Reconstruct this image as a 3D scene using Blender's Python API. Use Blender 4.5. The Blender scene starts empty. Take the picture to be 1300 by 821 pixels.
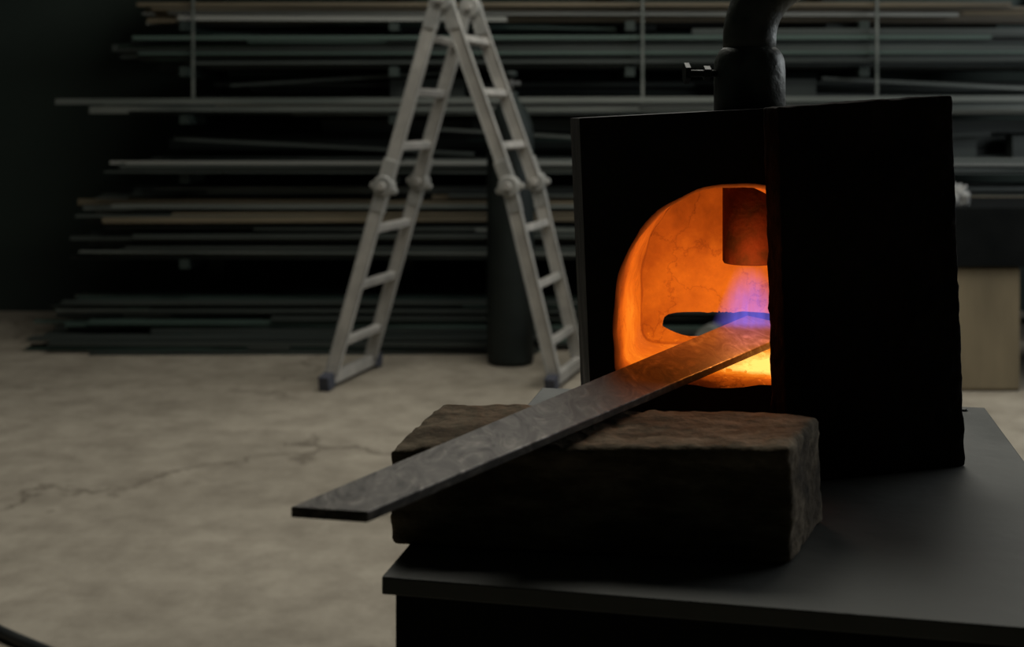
import bpy, bmesh, math, random
from mathutils import Vector, Matrix, noise
random.seed(7)
scene = bpy.context.scene
scene.view_settings.view_transform = 'Standard'
scene.view_settings.look = 'None'

# ------------------------------------------------------------ materials
def new_mat(name):
    m = bpy.data.materials.new(name); m.use_nodes = True
    nt = m.node_tree
    return m, nt, nt.nodes['Principled BSDF']

def ramp(nt, stops):
    r = nt.nodes.new('ShaderNodeValToRGB'); cr = r.color_ramp
    while len(cr.elements) < len(stops): cr.elements.new(0.5)
    for e, (p, c) in zip(cr.elements, stops):
        e.position = p; e.color = (*c, 1)
    return r

def noisy(name, c1, c2, rough=0.6, metal=0.0, scale=8, detail=6, bump=0.0, bscale=None,
          stretch=(1, 1, 1), rvar=0.0, lo=0.35, hi=0.65, spec=0.5, bdist=.003):
    m, nt, b = new_mat(name)
    tc = nt.nodes.new('ShaderNodeTexCoord'); mp = nt.nodes.new('ShaderNodeMapping')
    mp.inputs['Scale'].default_value = stretch
    nt.links.new(tc.outputs['Object'], mp.inputs['Vector'])
    n = nt.nodes.new('ShaderNodeTexNoise')
    n.inputs['Scale'].default_value = scale; n.inputs['Detail'].default_value = detail
    nt.links.new(mp.outputs[0], n.inputs['Vector'])
    r = ramp(nt, [(lo, c1), (hi, c2)])
    nt.links.new(n.outputs['Fac'], r.inputs[0])
    nt.links.new(r.outputs[0], b.inputs['Base Color'])
    b.inputs['Roughness'].default_value = rough
    b.inputs['Metallic'].default_value = metal
    b.inputs['Specular IOR Level'].default_value = spec
    if rvar:
        mr = nt.nodes.new('ShaderNodeMapRange')
        mr.inputs['To Min'].default_value = rough - rvar; mr.inputs['To Max'].default_value = rough + rvar
        mr.inputs['From Min'].default_value = .3; mr.inputs['From Max'].default_value = .7
        nt.links.new(n.outputs['Fac'], mr.inputs['Value'])
        nt.links.new(mr.outputs[0], b.inputs['Roughness'])
    if bump:
        n2 = nt.nodes.new('ShaderNodeTexNoise')
        n2.inputs['Scale'].default_value = bscale or scale * 4; n2.inputs['Detail'].default_value = 8
        nt.links.new(mp.outputs[0], n2.inputs['Vector'])
        bp = nt.nodes.new('ShaderNodeBump'); bp.inputs['Strength'].default_value = bump
        bp.inputs['Distance'].default_value = bdist
        nt.links.new(n2.outputs['Fac'], bp.inputs['Height'])
        nt.links.new(bp.outputs[0], b.inputs['Normal'])
    return m

M = {}
M['wall'] = noisy('wall_dark_green', (.013, .023, .018), (.018, .031, .024), .8, scale=1.2, bump=.1)
M['ceiling'] = noisy('ceiling_dark', (.02, .024, .022), (.03, .034, .03), .9, scale=1)
M['steel_black'] = noisy('sooty_steel', (.006, .006, .006), (.018, .015, .012), .6, 0, scale=18, bump=.4, bscale=60, spec=.35, rvar=.15)
M['door'] = noisy('scorched_refractory', (.007, .006, .005), (.022, .016, .012), .9, 0, scale=14, bump=.7, bscale=90, spec=.15)
M['pipe'] = noisy('oxidised_pipe', (.09, .10, .09), (.19, .20, .18), .46, .3, scale=45, bump=.5, bscale=110, rvar=.12)
M['nozzle'] = noisy('hot_nozzle', (.02, .008, .006), (.05, .012, .008), .85, .0, scale=60, bump=.3, spec=.15)
M['bolt'] = noisy('bolt_steel', (.05, .055, .05), (.09, .09, .085), .5, .5, scale=50)
M['alu'] = noisy('ladder_aluminium', (.30, .29, .265), (.43, .41, .375), .6, .1, scale=9, bump=.1)
M['hinge'] = noisy('ladder_hinge', (.24, .24, .225), (.34, .335, .31), .55, .15, scale=15)
M['rubber'] = noisy('rubber_foot', (.03, .033, .045), (.05, .053, .07), .8, scale=10)
M['cyl'] = noisy('gas_cylinder_paint', (.007, .011, .010), (.014, .02, .018), .6, 0, scale=5, spec=.3)
M['brass'] = noisy('valve_metal', (.05, .05, .05), (.10, .10, .085), .5, .5, scale=20)
M['rack'] = noisy('rack_paint', (.014, .024, .020), (.021, .033, .028), .6, 0, scale=4)
M['stk_grey'] = noisy('stock_grey', (.075, .088, .079), (.155, .167, .15), .5, .3, scale=2, stretch=(.4, 6, 6))
M['stk_dark'] = noisy('stock_dark', (.018, .024, .021), (.045, .054, .048), .55, .2, scale=2, stretch=(.4, 6, 6))
M['stk_tan'] = noisy('stock_tan', (.075, .062, .038), (.14, .113, .07), .6, 0, scale=2, stretch=(.4, 6, 6))
M['stk_green'] = noisy('stock_green', (.032, .056, .045), (.055, .088, .072), .6, 0, scale=2, stretch=(.4, 6, 6))
M['stk_light'] = noisy('stock_light', (.17, .18, .165), (.24, .245, .225), .5, .2, scale=2, stretch=(.4, 6, 6))
M['bench'] = noisy('bench_black', (.003, .004, .004), (.006, .007, .007), .9, scale=5, spec=.1)
M['plywood'] = noisy('bench_tan_panel', (.15, .12, .07), (.21, .168, .10), .8, scale=2, stretch=(4, 4, 1))
M['rag'] = noisy('rag_cloth', (.18, .18, .17), (.28, .28, .265), .9, scale=20)
M['hose'] = noisy('black_hose', (.01, .012, .012), (.02, .022, .02), .6, scale=10)
M['table'] = noisy('table_painted_steel', (.062, .066, .059), (.12, .122, .108), .55, .05, scale=7, detail=10, bump=.2, bscale=50, rvar=.12, lo=.3, hi=.7)
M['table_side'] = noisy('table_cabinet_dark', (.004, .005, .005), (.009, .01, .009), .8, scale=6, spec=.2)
M['frame'] = noisy('window_frame_paint', (.1, .12, .11), (.15, .17, .15), .6, scale=5)

def floor_mat():
    m, nt, b = new_mat('concrete_floor')
    tc = nt.nodes.new('ShaderNodeTexCoord')
    def nz(s, d=6, r=.5):
        n = nt.nodes.new('ShaderNodeTexNoise'); n.inputs['Scale'].default_value = s
        n.inputs['Detail'].default_value = d; n.inputs['Roughness'].default_value = r
        nt.links.new(tc.outputs['Object'], n.inputs['Vector']); return n
    a = nz(.8, 8, .6); c = nz(6, 10, .7)
    r1 = ramp(nt, [(.3, (.25, .22, .17)), (.7, (.42, .375, .30))])
    r2 = ramp(nt, [(.3, (.60, .58, .56)), (.62, (1, 1, 1))])
    nt.links.new(a.outputs[0], r1.inputs[0]); nt.links.new(c.outputs[0], r2.inputs[0])
    mx = nt.nodes.new('ShaderNodeMixRGB'); mx.blend_type = 'MULTIPLY'; mx.inputs[0].default_value = 1
    nt.links.new(r1.outputs[0], mx.inputs[1]); nt.links.new(r2.outputs[0], mx.inputs[2])
    v = nt.nodes.new('ShaderNodeTexVoronoi'); v.feature = 'DISTANCE_TO_EDGE'; v.inputs['Scale'].default_value = .6
    add = nt.nodes.new('ShaderNodeVectorMath'); add.operation = 'ADD'
    d = nz(2.5, 6, .6); nt.links.new(tc.outputs['Object'], add.inputs[0]); nt.links.new(d.outputs['Color'], add.inputs[1])
    nt.links.new(add.outputs[0], v.inputs['Vector'])
    r3 = ramp(nt, [(.0, (.35, .32, .3)), (.006, (.55, .53, .5)), (.02, (1, 1, 1))])
    nt.links.new(v.outputs['Distance'], r3.inputs[0])
    mx2 = nt.nodes.new('ShaderNodeMixRGB'); mx2.blend_type = 'MULTIPLY'
    msk = nz(.9, 2); mr = ramp(nt, [(.44, (0, 0, 0)), (.54, (.75, .75, .75))])
    nt.links.new(msk.outputs[0], mr.inputs[0]); nt.links.new(mr.outputs[0], mx2.inputs[0])
    nt.links.new(mx.outputs[0], mx2.inputs[1]); nt.links.new(r3.outputs[0], mx2.inputs[2])
    nt.links.new(mx2.outputs[0], b.inputs['Base Color'])
    b.inputs['Roughness'].default_value = .75
    bp = nt.nodes.new('ShaderNodeBump'); bp.inputs['Strength'].default_value = .25; bp.inputs['Distance'].default_value = .01
    nt.links.new(c.outputs[0], bp.inputs['Height']); nt.links.new(bp.outputs[0], b.inputs['Normal'])
    return m
M['floor'] = floor_mat()

def brick_mat():
    m, nt, b = new_mat('scorched_firebrick')
    tc = nt.nodes.new('ShaderNodeTexCoord')
    n = nt.nodes.new('ShaderNodeTexNoise'); n.inputs['Scale'].default_value = 34; n.inputs['Detail'].default_value = 10
    n.inputs['Roughness'].default_value = .68
    mp = nt.nodes.new('ShaderNodeMapping'); mp.inputs['Scale'].default_value = (.4, 1, 1.4)
    nt.links.new(tc.outputs['Object'], mp.inputs[0]); nt.links.new(mp.outputs[0], n.inputs['Vector'])
    r = ramp(nt, [(.30, (.028, .021, .014)), (.48, (.11, .086, .057)), (.68, (.29, .235, .165))])
    nt.links.new(n.outputs[0], r.inputs[0])
    nt.links.new(r.outputs[0], b.inputs['Base Color'])
    n2 = nt.nodes.new('ShaderNodeTexNoise'); n2.inputs['Scale'].default_value = 150; n2.inputs['Detail'].default_value = 8
    nt.links.new(tc.outputs['Object'], n2.inputs['Vector'])
    bp = nt.nodes.new('ShaderNodeBump'); bp.inputs['Strength'].default_value = .6; bp.inputs['Distance'].default_value = .003
    nt.links.new(n2.outputs[0], bp.inputs['Height']); nt.links.new(bp.outputs[0], b.inputs['Normal'])
    b.inputs['Roughness'].default_value = .92
    b.inputs['Specular IOR Level'].default_value = .12
    return m
M['brick'] = brick_mat()

def lining_mat():
    m, nt, b = new_mat('glowing_refractory')
    tc = nt.nodes.new('ShaderNodeTexCoord')
    def dist(p):
        vd = nt.nodes.new('ShaderNodeVectorMath'); vd.operation = 'DISTANCE'
        nt.links.new(tc.outputs['Object'], vd.inputs[0]); vd.inputs[1].default_value = p
        return vd.outputs['Value']
    def mr(src, a, b_, c, d):
        x = nt.nodes.new('ShaderNodeMapRange')
        for k, v in zip(('From Min', 'From Max', 'To Min', 'To Max'), (a, b_, c, d)): x.inputs[k].default_value = v
        nt.links.new(src, x.inputs['Value']); return x.outputs[0]
    def math_(op, a, b_):
        x = nt.nodes.new('ShaderNodeMath'); x.operation = op
        for i, s in enumerate((a, b_)):
            if isinstance(s, (int, float)): x.inputs[i].default_value = s
            else: nt.links.new(s, x.inputs[i])
        return x.outputs[0]
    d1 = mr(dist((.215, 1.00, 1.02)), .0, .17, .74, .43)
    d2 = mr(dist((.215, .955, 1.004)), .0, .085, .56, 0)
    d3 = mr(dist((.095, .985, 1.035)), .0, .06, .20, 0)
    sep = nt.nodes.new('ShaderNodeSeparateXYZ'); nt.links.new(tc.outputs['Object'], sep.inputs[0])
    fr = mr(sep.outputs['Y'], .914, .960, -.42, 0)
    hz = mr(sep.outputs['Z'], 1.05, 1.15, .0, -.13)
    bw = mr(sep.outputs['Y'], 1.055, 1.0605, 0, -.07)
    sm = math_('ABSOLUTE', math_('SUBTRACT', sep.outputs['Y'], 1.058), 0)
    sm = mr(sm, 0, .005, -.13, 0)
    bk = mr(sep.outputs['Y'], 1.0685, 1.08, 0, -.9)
    n = nt.nodes.new('ShaderNodeTexNoise'); n.inputs['Scale'].default_value = 34; n.inputs['Detail'].default_value = 9
    n.inputs['Roughness'].default_value = .65
    nt.links.new(tc.outputs['Object'], n.inputs['Vector'])
    nn = mr(n.outputs[0], .3, .7, -.09, .08)
    n3 = nt.nodes.new('ShaderNodeTexNoise'); n3.inputs['Scale'].default_value = 260; n3.inputs['Detail'].default_value = 3
    nt.links.new(tc.outputs['Object'], n3.inputs['Vector'])
    sk = mr(n3.outputs[0], .62, .72, 0, .18)
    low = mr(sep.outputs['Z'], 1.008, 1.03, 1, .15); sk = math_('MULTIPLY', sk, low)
    v = nt.nodes.new('ShaderNodeTexVoronoi'); v.feature = 'DISTANCE_TO_EDGE'; v.inputs['Scale'].default_value = 17
    add = nt.nodes.new('ShaderNodeVectorMath'); add.operation = 'MULTIPLY_ADD'
    nt.links.new(n.outputs['Color'], add.inputs[0]); add.inputs[1].default_value = (.06, .06, .06)
    nt.links.new(tc.outputs['Object'], add.inputs[2]); nt.links.new(add.outputs[0], v.inputs['Vector'])
    ck = mr(v.outputs['Distance'], 0, .02, -.10, 0)
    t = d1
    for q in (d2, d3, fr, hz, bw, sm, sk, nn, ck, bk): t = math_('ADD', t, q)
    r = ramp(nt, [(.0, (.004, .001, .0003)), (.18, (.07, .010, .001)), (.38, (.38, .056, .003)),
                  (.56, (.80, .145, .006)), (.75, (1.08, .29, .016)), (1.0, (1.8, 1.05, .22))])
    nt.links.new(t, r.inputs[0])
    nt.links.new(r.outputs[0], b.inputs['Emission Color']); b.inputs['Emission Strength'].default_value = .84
    b.inputs['Base Color'].default_value = (.16, .08, .04, 1); b.inputs['Roughness'].default_value = .95
    b.inputs['Specular IOR Level'].default_value = .1
    bp = nt.nodes.new('ShaderNodeBump'); bp.inputs['Strength'].default_value = .5; bp.inputs['Distance'].default_value = .003
    nt.links.new(n.outputs[0], bp.inputs['Height']); nt.links.new(bp.outputs[0], b.inputs['Normal'])
    return m
M['lining'] = lining_mat()

def bar_mat():
    m, nt, b = new_mat('mill_scale_steel')
    tc = nt.nodes.new('ShaderNodeTexCoord'); mp = nt.nodes.new('ShaderNodeMapping')
    mp.inputs['Rotation'].default_value = (0, 0, math.radians(33)); mp.inputs['Scale'].default_value = (1, .35, 1)
    nt.links.new(tc.outputs['Object'], mp.inputs[0])
    n = nt.nodes.new('ShaderNodeTexNoise'); n.inputs['Scale'].default_value = 70; n.inputs['Detail'].default_value = 9
    n.inputs['Distortion'].default_value = 1.8; n.inputs['Roughness'].default_value = .6
    nt.links.new(mp.outputs[0], n.inputs['Vector'])
    r = ramp(nt, [(.35, (.034, .029, .024)), (.55, (.085, .075, .062)), (.68, (.19, .17, .145))])
    nt.links.new(n.outputs[0], r.inputs[0]); nt.links.new(r.outputs[0], b.inputs['Base Color'])
    b.inputs['Metallic'].default_value = .25
    b.inputs['Specular IOR Level'].default_value = .35
    rr = nt.nodes.new('ShaderNodeMapRange'); rr.inputs['From Min'].default_value = .3; rr.inputs['From Max'].default_value = .7
    rr.inputs['To Min'].default_value = .62; rr.inputs['To Max'].default_value = .36
    nt.links.new(n.outputs['Fac'], rr.inputs['Value']); nt.links.new(rr.outputs[0], b.inputs['Roughness'])
    bp = nt.nodes.new('ShaderNodeBump'); bp.inputs['Strength'].default_value = .4; bp.inputs['Distance'].default_value = .001
    nt.links.new(n.outputs[0], bp.inputs['Height']); nt.links.new(bp.outputs[0], b.inputs['Normal'])
    sep = nt.nodes.new('ShaderNodeSeparateXYZ'); nt.links.new(tc.outputs['Object'], sep.inputs[0])
    hr = ramp(nt, [(0, (0, 0, 0)), (.4, (.10, .014, .002)), (.75, (.26, .05, .005)), (.92, (.20, .04, .005)), (1, (.08, .018, .004))])
    mr = nt.nodes.new('ShaderNodeMapRange'); mr.inputs['From Min'].default_value = .85; mr.inputs['From Max'].default_value = 1.05
    nt.links.new(sep.outputs['Y'], mr.inputs['Value']); nt.links.new(mr.outputs[0], hr.inputs[0])
    nt.links.new(hr.outputs[0], b.inputs['Emission Color']); b.inputs['Emission Strength'].default_value = .8
    return m
M['bar'] = bar_mat()

# ------------------------------------------------------------ mesh builder
class B:
    def __init__(s): s.bm = bmesh.new(); s.mats = []
    def mi(s, k):
        if k not in s.mats: s.mats.append(k)
        return s.mats.index(k)
    def box(s, c, size, mat, rot=None):
        c = Vector(c); hx, hy, hz = [v / 2 for v in size]
        R = rot or Matrix.Identity(3)
        vs = [s.bm.verts.new(c + R @ Vector((x * hx, y * hy, z * hz)))
              for z in (-1, 1) for x, y in ((-1, -1), (1, -1), (1, 1), (-1, 1))]
        i = s.mi(mat)
        for f in ((3, 2, 1, 0), (4, 5, 6, 7), (0, 1, 5, 4), (1, 2, 6, 5), (2, 3, 7, 6), (3, 0, 4, 7)):
            s.bm.faces.new([vs[k] for k in f]).material_index = i
    def beam(s, p0, p1, wdir, w, d, mat):
        p0, p1 = Vector(p0), Vector(p1); a = (p1 - p0); L = a.length; a.normalize()
        wd = Vector(wdir); wd = (wd - a * wd.dot(a)).normalized(); dd = a.cross(wd)
        R = Matrix((wd, dd, a)).transposed()
        s.box((p0 + p1) / 2, (w, d, L), mat, R)
    def tube(s, pts, radii, mat, n=24, cap=True, smooth=True):
        pts = [Vector(p) for p in pts]; i = s.mi(mat); rings = []
        if isinstance(radii, (int, float)): radii = [radii] * len(pts)
        up = None
        for k, p in enumerate(pts):
            if k == 0: t = pts[1] - p
            elif k == len(pts) - 1: t = p - pts[k - 1]
            else: t = pts[k + 1] - pts[k - 1]
            t.normalize()
            if up is None:
                up = Vector((1, 0, 0)) if abs(t.x) < .8 else Vector((0, 0, 1))
            up = (up - t * up.dot(t)).normalized(); q = t.cross(up)
            rings.append([s.bm.verts.new(p + (up * math.cos(a) + q * math.sin(a)) * radii[k])
                          for a in [2 * math.pi * j / n for j in range(n)]])
        for k in range(len(rings) - 1):
            for j in range(n):
                f = s.bm.faces.new((rings[k][j], rings[k][(j + 1) % n], rings[k + 1][(j + 1) % n], rings[k + 1][j]))
                f.material_index = i; f.smooth = smooth
        if cap:
            s.bm.faces.new(rings[0][::-1]).material_index = i
            s.bm.faces.new(rings[-1]).material_index = i
    def done(s, name, parent=None, bevel=0):
        bmesh.ops.recalc_face_normals(s.bm, faces=s.bm.faces)
        me = bpy.data.meshes.new(name); s.bm.to_mesh(me); s.bm.free()
        o = bpy.data.objects.new(name, me); scene.collection.objects.link(o)
        for k in s.mats: me.materials.append(M[k])
        if parent: o.parent = parent
        if bevel:
            md = o.modifiers.new('bev', 'BEVEL'); md.width = bevel; md.segments = 2; md.limit_method = 'ANGLE'
        return o
def empty(name):
    e = bpy.data.objects.new(name, None); scene.collection.objects.link(e); e.empty_display_size = .05; return e

# ------------------------------------------------------------ room
X0, X1, Y0, Y1, H = -4.2, 5.0, -2.5, 7.7, 4.2
b = B(); b.box(((X0 + X1) / 2, (Y0 + Y1) / 2, -.05), (X1 - X0 + .4, Y1 - Y0 + .4, .1), 'floor'); b.done('floor')
b = B(); b.box(((X0 + X1) / 2, (Y0 + Y1) / 2, H + .05), (X1 - X0 + .4, Y1 - Y0 + .4, .1), 'ceiling'); b.done('ceiling')
b = B(); b.box(((X0 + X1) / 2, Y1 + .1, H / 2), (X1 - X0, .2, H), 'wall'); b.done('wall_back')
b = B(); b.box(((X0 + X1) / 2, Y0 - .1, H / 2), (X1 - X0, .2, H), 'wall'); b.done('wall_front')
b = B(); b.box((X0 - .1, (Y0 + Y1) / 2, H / 2), (.2, Y1 - Y0, H), 'wall'); b.done('wall_left')
b = B()
wy0, wy1, wz0, wz1 = 2.2, 6.0, 1.2, 3.3
b.box((X1 + .1, (Y0 + wy0) / 2, H / 2), (.2, wy0 - Y0, H), 'wall')
b.box((X1 + .1, (Y1 + wy1) / 2, H / 2), (.2, Y1 - wy1, H), 'wall')
b.box((X1 + .1, (wy0 + wy1) / 2, wz0 / 2), (.2, wy1 - wy0, wz0), 'wall')
b.box((X1 + .1, (wy0 + wy1) / 2, (wz1 + H) / 2), (.2, wy1 - wy0, H - wz1), 'wall')
b.done('wall_right')
b = B()
for k in range(5):
    y = wy0 + (wy1 - wy0) * k / 4
    b.box((X1 + .08, min(max(y, wy0 + .03), wy1 - .03), (wz0 + wz1) / 2), (.06, .05, wz1 - wz0), 'frame')
for z in (wz0 + .03, (wz0 + wz1) / 2, wz1 - .03):
    b.box((X1 + .08, (wy0 + wy1) / 2, z), (.055, wy1 - wy0, .05), 'frame')
b.done('window_1')

# ------------------------------------------------------------ storage rack
rk = empty('cantilever_storage_rack')
rack = B()
posts = [-1.72, -.62, .62, 1.85, 3.1]
levels = [.46, .91, 1.22, 1.47, 1.71, 2.15]
for x in posts:
    rack.box((x, 7.25, 1.25), (.09, .1, 2.5), 'rack')
    rack.box((x, 6.9, .04), (.1, .9, .08), 'rack')
    for z in levels:
        rack.box((x, 6.87, z - .025), (.05, .76, .05), 'rack')
for x in (-1.66, .68, 1.9):
    rack.box((x, 6.44, 1.95), (.014, .014, 1.35), 'stk_grey')
rack.box((.7, 7.22, 2.45), (5.0, .06, .1), 'stk_green')
rack.box((.7, 7.32, 1.90), (5.0, .05, .16), 'stk_green')
rack.done('rack_frame', rk)

st = B()
def stack(z0, ztop, x0, x1, y0, y1, mats, hmin=.008, hmax=.03, wmin=.03, wmax=.12, jit=.35, yaw=.006, drop=.25):
    y = y0
    while y < y1:
        w = random.uniform(wmin, wmax); z = z0
        top = z0 + (ztop - z0) * random.uniform(.6, 1)
        while z < top:
            h = random.uniform(hmin, hmax)
            a = x0 + random.uniform(0, jit) * (1 if random.random() < .7 else 3)
            e = x1 - random.uniform(0, jit)
            q = random.random()
            if q < drop: e = x0 + (x1 - x0) * random.uniform(.35, .9)
            elif q < drop * 1.8: a = x0 + (x1 - x0) * random.uniform(.1, .6)
            ww = w * random.uniform(.5, .98)
            pitch = random.uniform(-.004, .004)
            R = Matrix.Rotation(random.uniform(-yaw, yaw), 3, 'Z') @ Matrix.Rotation(pitch, 3, 'Y')
            m_ = random.choice(mats)
            cen = Vector(((a + e) / 2, y + w / 2 + random.uniform(-.02, .02), z + h / 2))
            if random.random() < .2 and h > .014:
                d_ = R @ Vector(((e - a) / 2, 0, 0)); st.tube([cen - d_, cen + d_], h / 2, m_, 8)
            else:
                st.box(cen, (e - a, ww, h), m_, R)
                if random.random() < .25:
                    st.box(cen + Vector((0, -ww / 2, h * .6)), (e - a, .004, h * 1.6), m_, R)
            z += h + random.choice((.001, .001, .006))
        y += w + .004
D, G, T, GR, L = 'stk_dark', 'stk_grey', 'stk_tan', 'stk_green', 'stk_light'
stack(.46, .70, -2.35, 3.4, 6.46, 7.15, [D, D, D, G, D, D, G], .008, .024, yaw=.01)
stack(.66, .83, -2.32, 3.3, 6.48, 7.15, [T, G, D, T, D, D, G], .008, .018, yaw=.01)
stack(.91, .98, -2.15, 3.4, 6.46, 7.15, [G, D, D, D], .008, .02, yaw=.01)
st.box((.55, 6.47, .963), (5.3, .03, .016), L, Matrix.Rotation(.002, 3, 'Y'))
stack(1.0, 1.16, -1.9, 3.4, 6.75, 7.15, [D, D, D, D, GR], .015, .04, yaw=.01)
stack(1.22, 1.27, -2.3, 3.4, 6.47, 7.15, [G, D, D], .010, .022, yaw=.008)
st.box((.5, 6.45, 1.295), (5.75, .04, .03), G, Matrix.Rotation(-.003, 3, 'Y'))
st.box((.9, 6.47, 1.262), (4.9, .03, .012), L, Matrix.Rotation(.002, 3, 'Y'))
stack(1.29, 1.40, -1.8, 3.4, 6.7, 7.15, [D, D, D, G], .012, .03, yaw=.01)
stack(1.47, 1.66, -2.1, 3.4, 6.46, 7.15, [D, D, G, D, D, D, GR], .008, .022, yaw=.012, jit=.5)
stack(1.71, 1.81, -2.1, 3.4, 6.46, 7.15, [T, T, G, GR, L], .012, .026, yaw=.01)
stack(2.15, 2.3, -2.1, 3.4, 6.46, 7.15, [D, G, T], .015, .03)
for (x, z, L_, a_) in ((-1.0, 1.05, 1.6, .05), (1.6, 1.08, 1.9, -.04), (2.3, 1.38, 1.3, .05), (-.9, 1.41, 1.2, -.06), (1.2, .40, 1.4, .03), (-.2, 1.69, 1.5, .02), (-1.2, 1.62, 1.1, .08), (.3, 1.10, 1.5, .06)):
    st.box((x, 6.6, z), (L_, .04, .018), random.choice([G, D, GR]), Matrix.Rotation(a_, 3, 'Y'))
for k in range(14):
    x = random.uniform(-1.6, 3.2); z0_, hh = random.choice(((.985, .12), (1.31, .1), (1.67, .03)))
    st.box((x, random.uniform(6.62, 6.72), z0_ + hh / 2), (random.uniform(.1, .5), .1, hh), random.choice([D, D, D, GR]))
st.done('bar_stock', rk)
st = B()
stack(.0, .09, -2.55, .6, 6.27, 6.42, [D, GR, D, D], .010, .022, jit=.5, yaw=.02)
stack(.085, .23, -2.6, 2.6, 6.48, 7.1, [D, GR, D, GR, D, G], .010, .022, jit=.6, yaw=.015)
stack(.0, .08, -2.5, 2.6, 6.46, 7.1, [D, D, GR], .02, .03, jit=.6, yaw=.01)
st.tube([(1.00, 6.30, .07), (1.06, 6.44, .07)], .07, 'stk_light', 28)
st.tube([(1.17, 6.31, .05), (1.20, 6.44, .05)], .05, G, 28)
st.done('floor_bar_stock', rk)

# ------------------------------------------------------------ ladder
lad = B()
sep = Vector((.115, .37, 0)); wd = sep.normalized()
def side(foot, mid, top):
    foot, mid, top = Vector(foot), Vector(mid), Vector(top)
    for sgn in (0, 1):
        o = sep * sgn + wd * (.02 if sgn else -.02)
        lad.beam(foot + o, mid + o, wd, .022, .060, 'alu')
        o2 = sep * sgn
        lad.beam(mid + o2, top + o2, wd, .022, .060, 'alu')
        for seg, oo in (((foot, mid), o), ((mid, top), o2)):
            ax = (seg[1] - seg[0]).normalized(); nn = ax.cross(wd).normalized()
            for q in (-1, 1):
                lad.beam(seg[0] + oo + nn * .028 * q - wd * .014, seg[1] + oo + nn * .028 * q - wd * .014, wd, .010, .006, 'hinge')
        c = mid + o
        lad.tube([c - wd * .028, c - wd * .024, c + wd * .024, c + wd * .028], [.04, .048, .048, .04], 'hinge', 28)
        lad.tube([c - wd * .045, c + wd * .045], .018, 'alu', 16)
        ax = (mid - foot).normalized(); nn = ax.cross(wd).normalized()
        lad.beam(c - ax * .12, c + ax * .02, wd, .030, .066, 'hinge')
        ax2 = (top - mid).normalized()
        lad.beam(c - ax2 * .02, c + ax2 * .12, wd, .030, .066, 'hinge')
        for q in (-1, 1):
            k = c + nn * .05 * q - ax * .01
            lad.tube([k - wd * .014, k + wd * .014], .016, 'hinge', 14)
    for s_ in (.17, .47, .77):
        p = foot.lerp(mid, s_)
        lad.beam(p - wd * .02, p + sep + wd * .02, (mid - foot), .032, .032, 'alu')
    for s_ in (.22, .52, .82):
        p = mid.lerp(top, s_)
        lad.beam(p, p + sep, (top - mid), .032, .032, 'alu')
    a = foot - wd * .07; c = foot + sep + wd * .07
    a.z = c.z = .045
    lad.beam(a, c, (0, 0, 1), .05, .035, 'alu')
    for e, q in ((a, -1), (c, 1)):
        lad.beam(e - wd * .03 * q, e + wd * .035 * q + Vector((0, 0, -.012)), (0, 0, 1), .065, .05, 'rubber')
side((-.795, 5.52, .06), (-.560, 5.50, .90), (-.335, 5.48, 1.70))
side((.195, 5.48, .06), (-.005, 5.48, .90), (-.285, 5.48, 1.70))
for sgn in (0, 1):
    c = Vector((-.31, 5.48, 1.725)) + sep * sgn
    lad.tube([c - wd * .03, c - wd * .025, c + wd * .025, c + wd * .03], [.042, .05, .05, .042], 'hinge', 28)
    lad.tube([c - wd * .048, c + wd * .048], .018, 'alu', 16)
    for dx in (-.03, .03):
        k = c + Vector((dx, 0, -.04)); lad.beam(k + Vector((-dx * .3, 0, .05)), k + Vector((dx * .75, 0, -.09)), wd, .032, .062, 'hinge')
lad.done('folding_aluminium_ladder', bevel=.003)

# ------------------------------------------------------------ gas cylinder
gc = B()
cx, cy = -.008, 6.06
prof = [(0, .108), (.03, .115), (1.10, .115), (1.17, .108), (1.23, .088), (1.27, .06), (1.29, .04), (1.33, .036)]
gc.tube([(cx, cy, z) for z, r in prof], [r for z, r in prof], 'cyl', 36)
gc.tube([(cx, cy, 1.33), (cx, cy, 1.40)], .018, 'brass', 14)
gc.tube([(cx - .05, cy, 1.37), (cx + .05, cy, 1.37)], .013, 'brass', 12)
gc.tube([(cx, cy, 1.40), (cx, cy, 1.415), (cx, cy, 1.43)], [.03, .036, .03], 'cyl', 16)
gc.done('gas_cylinder')

# ------------------------------------------------------------ workbench right
wb = B()
wb.box((2.45, 5.75, .68), (2.5, .7, .26), 'bench')
wb.box((1.75, 5.75, .275), (.96, .62, .55), 'plywood')
wb.box((1.75, 5.435, .275), (.96, .012, .53), 'plywood')
wb.box((3.55, 5.5, .275), (.08, .08, .55), 'bench'); wb.box((3.55, 6.0, .275), (.08, .08, .55), 'bench')
wb.done('workbench', bevel=.004)
bm = bmesh.new(); bmesh.ops.create_icosphere(bm, subdivisions=4, radius=1)
for v in bm.verts:
    n = v.co.normalized(); k = 1 + .45 * noise.noise(n * 2.2) + .3 * noise.noise(n * 5)
    v.co = Vector((n.x * .07 * k, n.y * .08 * k, max(n.z * .065 * k, -.03)))
    v.co += Vector((1.975, 5.55, .84))
me = bpy.data.meshes.new('cleaning_rag'); bm.to_mesh(me); bm.free()
for p in me.polygons: p.use_smooth = True
me.materials.append(M['rag']); o = bpy.data.objects.new('cleaning_rag', me); scene.collection.objects.link(o)

h = B()
pts = []
for i in range(40):
    t = i / 39; pts.append((-2.1 + 1.1 * t, 3.95 - 1.2 * t - .15 * math.sin(t * 3), .013))
h.tube(pts, .013, 'hose', 12); h.done('rubber_hose')

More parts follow.
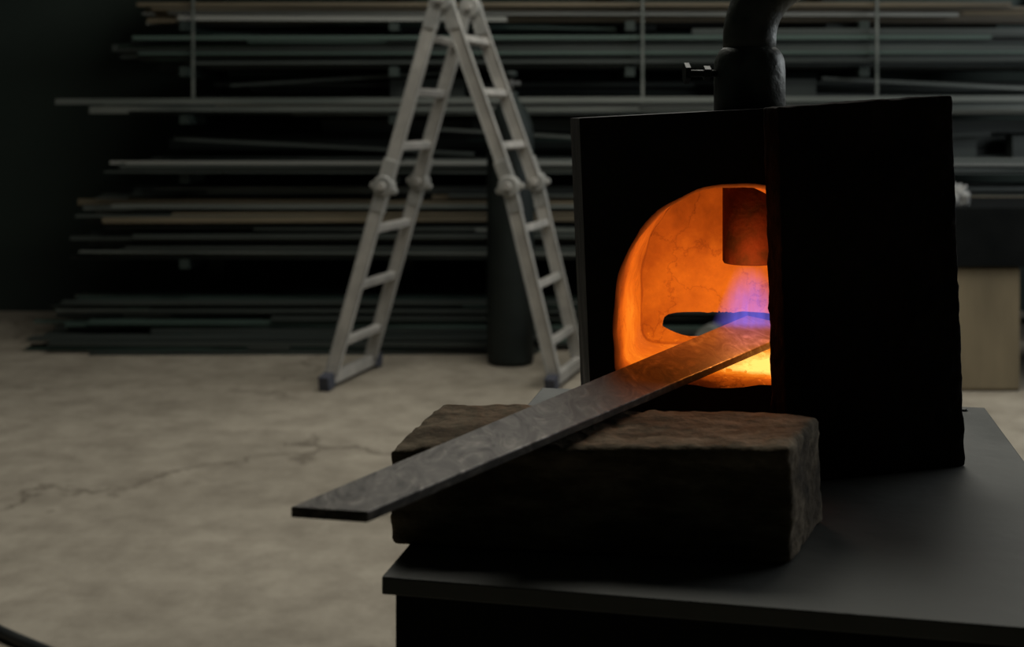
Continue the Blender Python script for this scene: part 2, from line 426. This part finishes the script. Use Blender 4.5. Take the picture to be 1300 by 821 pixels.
# ------------------------------------------------------------ table
u = Vector((.205, .979, 0)).normalized(); w = Vector((.979, -.205, 0)).normalized()
BR = Vector((.4087, 1.069, 0)); W, Dp = .389, .484
tb = B()
ang = math.atan2(w.y, w.x); R = Matrix.Rotation(ang, 3, 'Z')
c = BR - w * W / 2 - u * Dp / 2
tb.box((c.x, c.y, .945), (W, Dp, .01), 'table', R)
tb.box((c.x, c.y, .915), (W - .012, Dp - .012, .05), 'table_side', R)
for sx in (-1, 1):
    for sy in (-1, 1):
        p = c + w * sx * (W / 2 - .03) + u * sy * (Dp / 2 - .03)
        tb.box((p.x, p.y, .445), (.04, .04, .89), 'table_side', R)
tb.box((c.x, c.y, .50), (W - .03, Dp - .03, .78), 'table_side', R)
q = BR - w * .02 - u * .015
tb.tube([(q + Vector((0, 0, .95))), (q + Vector((0, 0, .952)))], .004, 'bolt', 12)
tb.done('steel_work_table', bevel=.0015)

# ------------------------------------------------------------ firebrick block
def worn_block(name, bot, top, mat, bev, strg, scale, parent=None, strg2=0, scale2=.01):
    bm = bmesh.new()
    vs = [bm.verts.new(p) for p in bot + top]
    for f in ((3, 2, 1, 0), (4, 5, 6, 7), (0, 1, 5, 4), (1, 2, 6, 5), (2, 3, 7, 6), (3, 0, 4, 7)):
        bm.faces.new([vs[k] for k in f])
    bmesh.ops.recalc_face_normals(bm, faces=bm.faces)
    bmesh.ops.bevel(bm, geom=bm.edges[:], offset=bev, segments=3, affect='EDGES', profile=.5)
    for it in range(7):
        es = [e for e in bm.edges if e.calc_length() > .005]
        if not es: break
        bmesh.ops.subdivide_edges(bm, edges=es, cuts=1, use_grid_fill=True)
        if len(bm.verts) > 60000: break
    bmesh.ops.triangulate(bm, faces=bm.faces)
    bm.normal_update()
    zmin = min(v.co.z for v in bm.verts)
    offs = []
    for v in bm.verts:
        k = noise.fractal(v.co / scale, .6, 2, 4) * strg
        if strg2: k += noise.fractal(v.co / scale2 + Vector((7, 3, 1)), .6, 2, 4) * strg2
        offs.append(v.normal * k)
    for v, o_ in zip(bm.verts, offs):
        v.co += o_
        if v.co.z < zmin: v.co.z = zmin
    me = bpy.data.meshes.new(name); bm.to_mesh(me); bm.free()
    for p in me.polygons: p.use_smooth = True
    me.materials.append(M[mat]); o = bpy.data.objects.new(name, me); scene.collection.objects.link(o)
    if parent: o.parent = parent
    return o
bot = [(-.071, .724, .95), (.155, .689, .95), (.192, .765, .95), (-.045, .800, .95)]
top = [(-.073, .722, 1.007), (.154, .688, 1.0165), (.190, .765, 1.017), (-.045, .80, 1.0165)]
worn_block('firebrick', bot, top, 'brick', .004, .0014, .03, strg2=.0009, scale2=.006)

# ------------------------------------------------------------ steel bar
br = B()
th = .0052
tp = [(-.103, .575, 1.0195), (-.0665, .568, 1.0193), (.236, 1.0, 1.0305), (.200, 1.052, 1.0325)]
N = 24
i = br.mi('bar')
rows = []
for k in range(N + 1):
    t = k / N
    l = Vector(tp[0]).lerp(Vector(tp[3]), t); r_ = Vector(tp[1]).lerp(Vector(tp[2]), t)
    dn = Vector((0, 0, -th))
    rows.append([br.bm.verts.new(p) for p in (l, r_, r_ + dn, l + dn)])
for k in range(N):
    for j in range(4):
        br.bm.faces.new((rows[k][j], rows[k][(j + 1) % 4], rows[k + 1][(j + 1) % 4], rows[k + 1][j]))
br.bm.faces.new(rows[0]); br.bm.faces.new(rows[-1][::-1])
br.done('flat_steel_bar', bevel=.0008)

# ------------------------------------------------------------ forge
forge = empty('gas_forge')
fb = B(); bm = fb.bm
steel, lin = fb.mi('steel_black'), fb.mi('lining')
NA = 96
def rect(cor, y):
    out = []
    for k in range(NA):
        a = 2 * math.pi * k / NA; c_, s_ = math.cos(a), math.sin(a)
        m_ = max(abs(c_), abs(s_)); s, t = (c_ / m_ + 1) / 2, (s_ / m_ + 1) / 2
        x = (1 - t) * ((1 - s) * cor[0][0] + s * cor[1][0]) + t * ((1 - s) * cor[3][0] + s * cor[2][0])
        z = (1 - t) * ((1 - s) * cor[0][1] + s * cor[1][1]) + t * ((1 - s) * cor[3][1] + s * cor[2][1])
        out.append(bm.verts.new((x, (1 - s) * y[0] + s * y[1], z)))
    return out
def arch(xc, zs, a_, b_, zf, y, grow=0, p=9):
    a_ += grow; b_ += grow; zf -= grow; out = []
    for k in range(NA):
        t = 2 * math.pi * k / NA; c_, s_ = math.cos(t), math.sin(t)
        if s_ >= 0:
            e = 2.08; r = (abs(c_ / a_) ** e + abs(s_ / b_) ** e) ** (-1 / e)
        else:
            hh = zs - zf
            r = (abs(c_ / a_) ** p + abs(s_ / hh) ** p) ** (-1 / p)
        x, z = xc + r * c_, zs + r * s_
        j = noise.noise(Vector((x * 60, y * 40, z * 60))) * .0022
        out.append(bm.verts.new((x + j * c_, y, z + j * s_)))
    return out
def slot(y, g=0):
    out = []
    for k in range(NA):
        t = 2 * math.pi * k / NA; c_, s_ = math.cos(t), math.sin(t); p = 5
        a_, b_ = .050 + g, .0106 + g
        r = (abs(c_ / a_) ** p + abs(s_ / b_) ** p) ** (-1 / p)
        j = noise.noise(Vector((c_ * 5, 5, s_ * 5))) * .002
        out.append(bm.verts.new((.180 + (r + j) * c_, y, 1.0220 + (r + j) * s_)))
    return out
loops = [rect([(.060, .95), (.325, .95), (.318, 1.214), (.050, 1.2)], (.918, .912))]
mats_ = []
def addl(l, m_): loops.append(l); mats_.append(m_)
addl(arch(.168, 1.054, .090, .095, 1.005, .914, .003), steel)
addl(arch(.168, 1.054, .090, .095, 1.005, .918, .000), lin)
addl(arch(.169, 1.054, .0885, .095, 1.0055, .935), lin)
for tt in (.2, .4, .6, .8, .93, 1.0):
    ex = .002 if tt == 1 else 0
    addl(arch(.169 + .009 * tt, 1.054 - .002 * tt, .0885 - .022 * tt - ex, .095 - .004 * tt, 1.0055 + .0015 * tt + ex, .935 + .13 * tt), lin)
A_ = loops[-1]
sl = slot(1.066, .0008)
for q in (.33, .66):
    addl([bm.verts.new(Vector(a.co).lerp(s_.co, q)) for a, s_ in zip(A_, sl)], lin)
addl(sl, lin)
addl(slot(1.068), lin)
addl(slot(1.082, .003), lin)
addl(rect([(.062, .95), (.318, .95), (.312, 1.214), (.052, 1.2)], (1.105, 1.082)), steel)
loops.append(loops[0]); mats_.append(steel)
for k in range(len(loops) - 1):
    for j in range(NA):
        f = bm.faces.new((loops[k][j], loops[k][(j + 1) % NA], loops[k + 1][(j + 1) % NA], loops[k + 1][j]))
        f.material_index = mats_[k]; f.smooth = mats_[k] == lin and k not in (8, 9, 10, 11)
fb.done('forge_body', forge)
cb = B()
for k in range(26):
    x, y = random.uniform(.12, .24), random.uniform(.935, 1.04)
    r_ = random.uniform(.0008, .0022); z = 1.006 + .001
    cb.box((x, y, z), (r_ * 2, r_ * 1.6, r_ * 1.3), 'lining', Matrix.Rotation(random.uniform(0, 3), 3, (.3, .2, 1)))
cb.done('scale_crumbs', forge)

dbot = [(.1895, .845, .95), (.3262, .889, .95), (.3200, .911, .95), (.1830, .868, .95)]
dtop = [(.1820, .845, 1.2075), (.3165, .889, 1.2165), (.3110, .911, 1.2165), (.1760, .868, 1.2075)]
worn_block('door_slab', dbot, dtop, 'door', .0015, .0007, .02, parent=forge, strg2=.0005, scale2=.006)

bu = B()
px, py = .192, 1.0
bu.tube([(px, py, 1.083), (px, py, 1.085), (px, py, 1.17)], [.0205, .0215, .0215], 'nozzle', 40, cap=True)
bu.done('burner_nozzle', forge)
bu = B()
prof = [(1.195, .0285), (1.238, .0285), (1.246, .0280), (1.251, .0262), (1.255, .0235), (1.257, .021)]
bu.tube([(px, py, z) for z, r in prof], [r for z, r in prof], 'pipe', 40)
bu.tube([(px, py, 1.197), (px, py, 1.206)], .034, 'steel_black', 40)
Rr = .056; pts = [(px, py, 1.25)]
for k in range(17):
    a = math.pi / 2 * k / 16
    pts.append((px + Rr - Rr * math.cos(a), py, 1.264 + Rr * math.sin(a)))
pts += [(px + .12, py + .01, 1.322), (px + .25, py + .05, 1.33)]
bu.tube(pts, [.0208] + [.0213] * (len(pts) - 1), 'pipe', 40)
bu.tube([(px - .028, py - .006, 1.236), (px - .052, py - .008, 1.236)], .0028, 'bolt', 12)
bu.tube([(px - .033, py - .0064, 1.236), (px - .038, py - .0068, 1.236)], .006, 'bolt', 6, smooth=False)
bu.tube([(px - .050, py - .008, 1.236), (px - .054, py - .0083, 1.236)], .0085, 'bolt', 6, smooth=False)
bu.done('burner_pipe', forge)

def flame_mat():
    m = bpy.data.materials.new('gas_flame'); m.use_nodes = True; nt = m.node_tree; nt.nodes.clear()
    out = nt.nodes.new('ShaderNodeOutputMaterial'); em = nt.nodes.new('ShaderNodeEmission')
    tc = nt.nodes.new('ShaderNodeTexCoord')
    # cone-shaped density: widens and brightens towards the bar
    sep = nt.nodes.new('ShaderNodeSeparateXYZ'); nt.links.new(tc.outputs['Object'], sep.inputs[0])
    cz = nt.nodes.new('ShaderNodeCombineXYZ')
    nt.links.new(sep.outputs['X'], cz.inputs[0]); nt.links.new(sep.outputs['Y'], cz.inputs[1])
    ln = nt.nodes.new('ShaderNodeVectorMath'); ln.operation = 'LENGTH'; nt.links.new(cz.outputs[0], ln.inputs[0])
    wr = nt.nodes.new('ShaderNodeMapRange')    # radius of the cone at this height
    for k_, v_ in zip(('From Min', 'From Max', 'To Min', 'To Max'), (-1, 1, 1.0, .38)): wr.inputs[k_].default_value = v_
    nt.links.new(sep.outputs['Z'], wr.inputs['Value'])
    dv = nt.nodes.new('ShaderNodeMath'); dv.operation = 'DIVIDE'
    nt.links.new(ln.outputs['Value'], dv.inputs[0]); nt.links.new(wr.outputs[0], dv.inputs[1])
    rp = ramp(nt, [(.35, (1, 1, 1)), (1.0, (0, 0, 0))]); nt.links.new(dv.outputs[0], rp.inputs[0])
    vz = nt.nodes.new('ShaderNodeMapRange')
    for k_, v_ in zip(('From Min', 'From Max', 'To Min', 'To Max'), (0, 1, 1.0, .0)): vz.inputs[k_].default_value = v_
    nt.links.new(sep.outputs['Z'], vz.inputs['Value'])
    n = nt.nodes.new('ShaderNodeTexNoise'); n.inputs['Scale'].default_value = 2.2
    mp2 = nt.nodes.new('ShaderNodeMapping'); mp2.inputs['Scale'].default_value = (3.2, 3.2, .5)
    nt.links.new(tc.outputs['Object'], mp2.inputs[0]); nt.links.new(mp2.outputs[0], n.inputs['Vector'])
    mr = nt.nodes.new('ShaderNodeMapRange'); mr.inputs['From Min'].default_value = .35; mr.inputs['From Max'].default_value = .65
    mr.inputs['To Min'].default_value = .45; mr.inputs['To Max'].default_value = 1.3
    nt.links.new(n.outputs[0], mr.inputs['Value'])
    mu = nt.nodes.new('ShaderNodeMath'); mu.operation = 'MULTIPLY'
    nt.links.new(rp.outputs[0], mu.inputs[0]); nt.links.new(mr.outputs[0], mu.inputs[1])
    mu1 = nt.nodes.new('ShaderNodeMath'); mu1.operation = 'MULTIPLY'
    nt.links.new(mu.outputs[0], mu1.inputs[0]); nt.links.new(vz.outputs[0], mu1.inputs[1])
    mu2 = nt.nodes.new('ShaderNodeMath'); mu2.operation = 'MULTIPLY'; mu2.inputs[1].default_value = 20
    nt.links.new(mu1.outputs[0], mu2.inputs[0])
    em.inputs['Color'].default_value = (.27, .20, 1.0, 1)
    nt.links.new(mu2.outputs[0], em.inputs['Strength'])
    ab = nt.nodes.new('ShaderNodeVolumeAbsorption'); ab.inputs['Color'].default_value = (.4, .5, 1, 1)
    mu3 = nt.nodes.new('ShaderNodeMath'); mu3.operation = 'MULTIPLY'; mu3.inputs[1].default_value = 24
    nt.links.new(mu1.outputs[0], mu3.inputs[0]); nt.links.new(mu3.outputs[0], ab.inputs['Density'])
    ad = nt.nodes.new('ShaderNodeAddShader')
    nt.links.new(em.outputs[0], ad.inputs[0]); nt.links.new(ab.outputs[0], ad.inputs[1])
    nt.links.new(ad.outputs[0], out.inputs['Volume'])
    return m
bm = bmesh.new()
bmesh.ops.create_cone(bm, cap_ends=True, segments=40, radius1=1.0, radius2=.38, depth=2.0)
me = bpy.data.meshes.new('burner_flame'); bm.to_mesh(me); bm.free(); me.materials.append(flame_mat())
o = bpy.data.objects.new('burner_flame', me); scene.collection.objects.link(o); o.parent = forge
o.location = (px, py, 1.0565); o.scale = (.032, .026, .0245)

# ------------------------------------------------------------ lights
def area(name, loc, rot, sx, sy, e, col):
    l = bpy.data.lights.new(name, 'AREA'); l.shape = 'RECTANGLE'; l.size = sx; l.size_y = sy
    l.energy = e; l.color = col
    o = bpy.data.objects.new(name, l); scene.collection.objects.link(o); o.location = loc; o.rotation_euler = rot; return o
area('skylight_lamp', (.6, 3.9, 4.1), (0, 0, 0), 2.8, 2.8, 125, (1.0, .97, .88))
area('window_daylight', (X1 - .02, 4.1, 2.25), (0, math.radians(90), 0), 2.0, 3.6, 80, (.93, .97, 1.0))
pl = bpy.data.lights.new('flame_glow', 'POINT'); pl.energy = .42; pl.color = (1, .30, .05); pl.shadow_soft_size = .012
o = bpy.data.objects.new('flame_glow', pl); scene.collection.objects.link(o); o.location = (.185, .945, 1.075); o.parent = forge

wld = bpy.data.worlds.new('World'); scene.world = wld; wld.use_nodes = True
wld.node_tree.nodes['Background'].inputs[0].default_value = (.6, .7, .75, 1)
wld.node_tree.nodes['Background'].inputs[1].default_value = .15

# ------------------------------------------------------------ camera
cd = bpy.data.cameras.new('camera'); cam = bpy.data.objects.new('camera', cd); scene.collection.objects.link(cam)
cam.location = (0, 0, 1.2); cam.rotation_euler = (math.radians(90), 0, 0)
cd.sensor_width = 36; cd.lens = 43.48; cd.shift_y = -.2004; cd.clip_start = .02
cd.dof.use_dof = True; cd.dof.focus_distance = .93; cd.dof.aperture_fstop = 9.5
scene.camera = cam
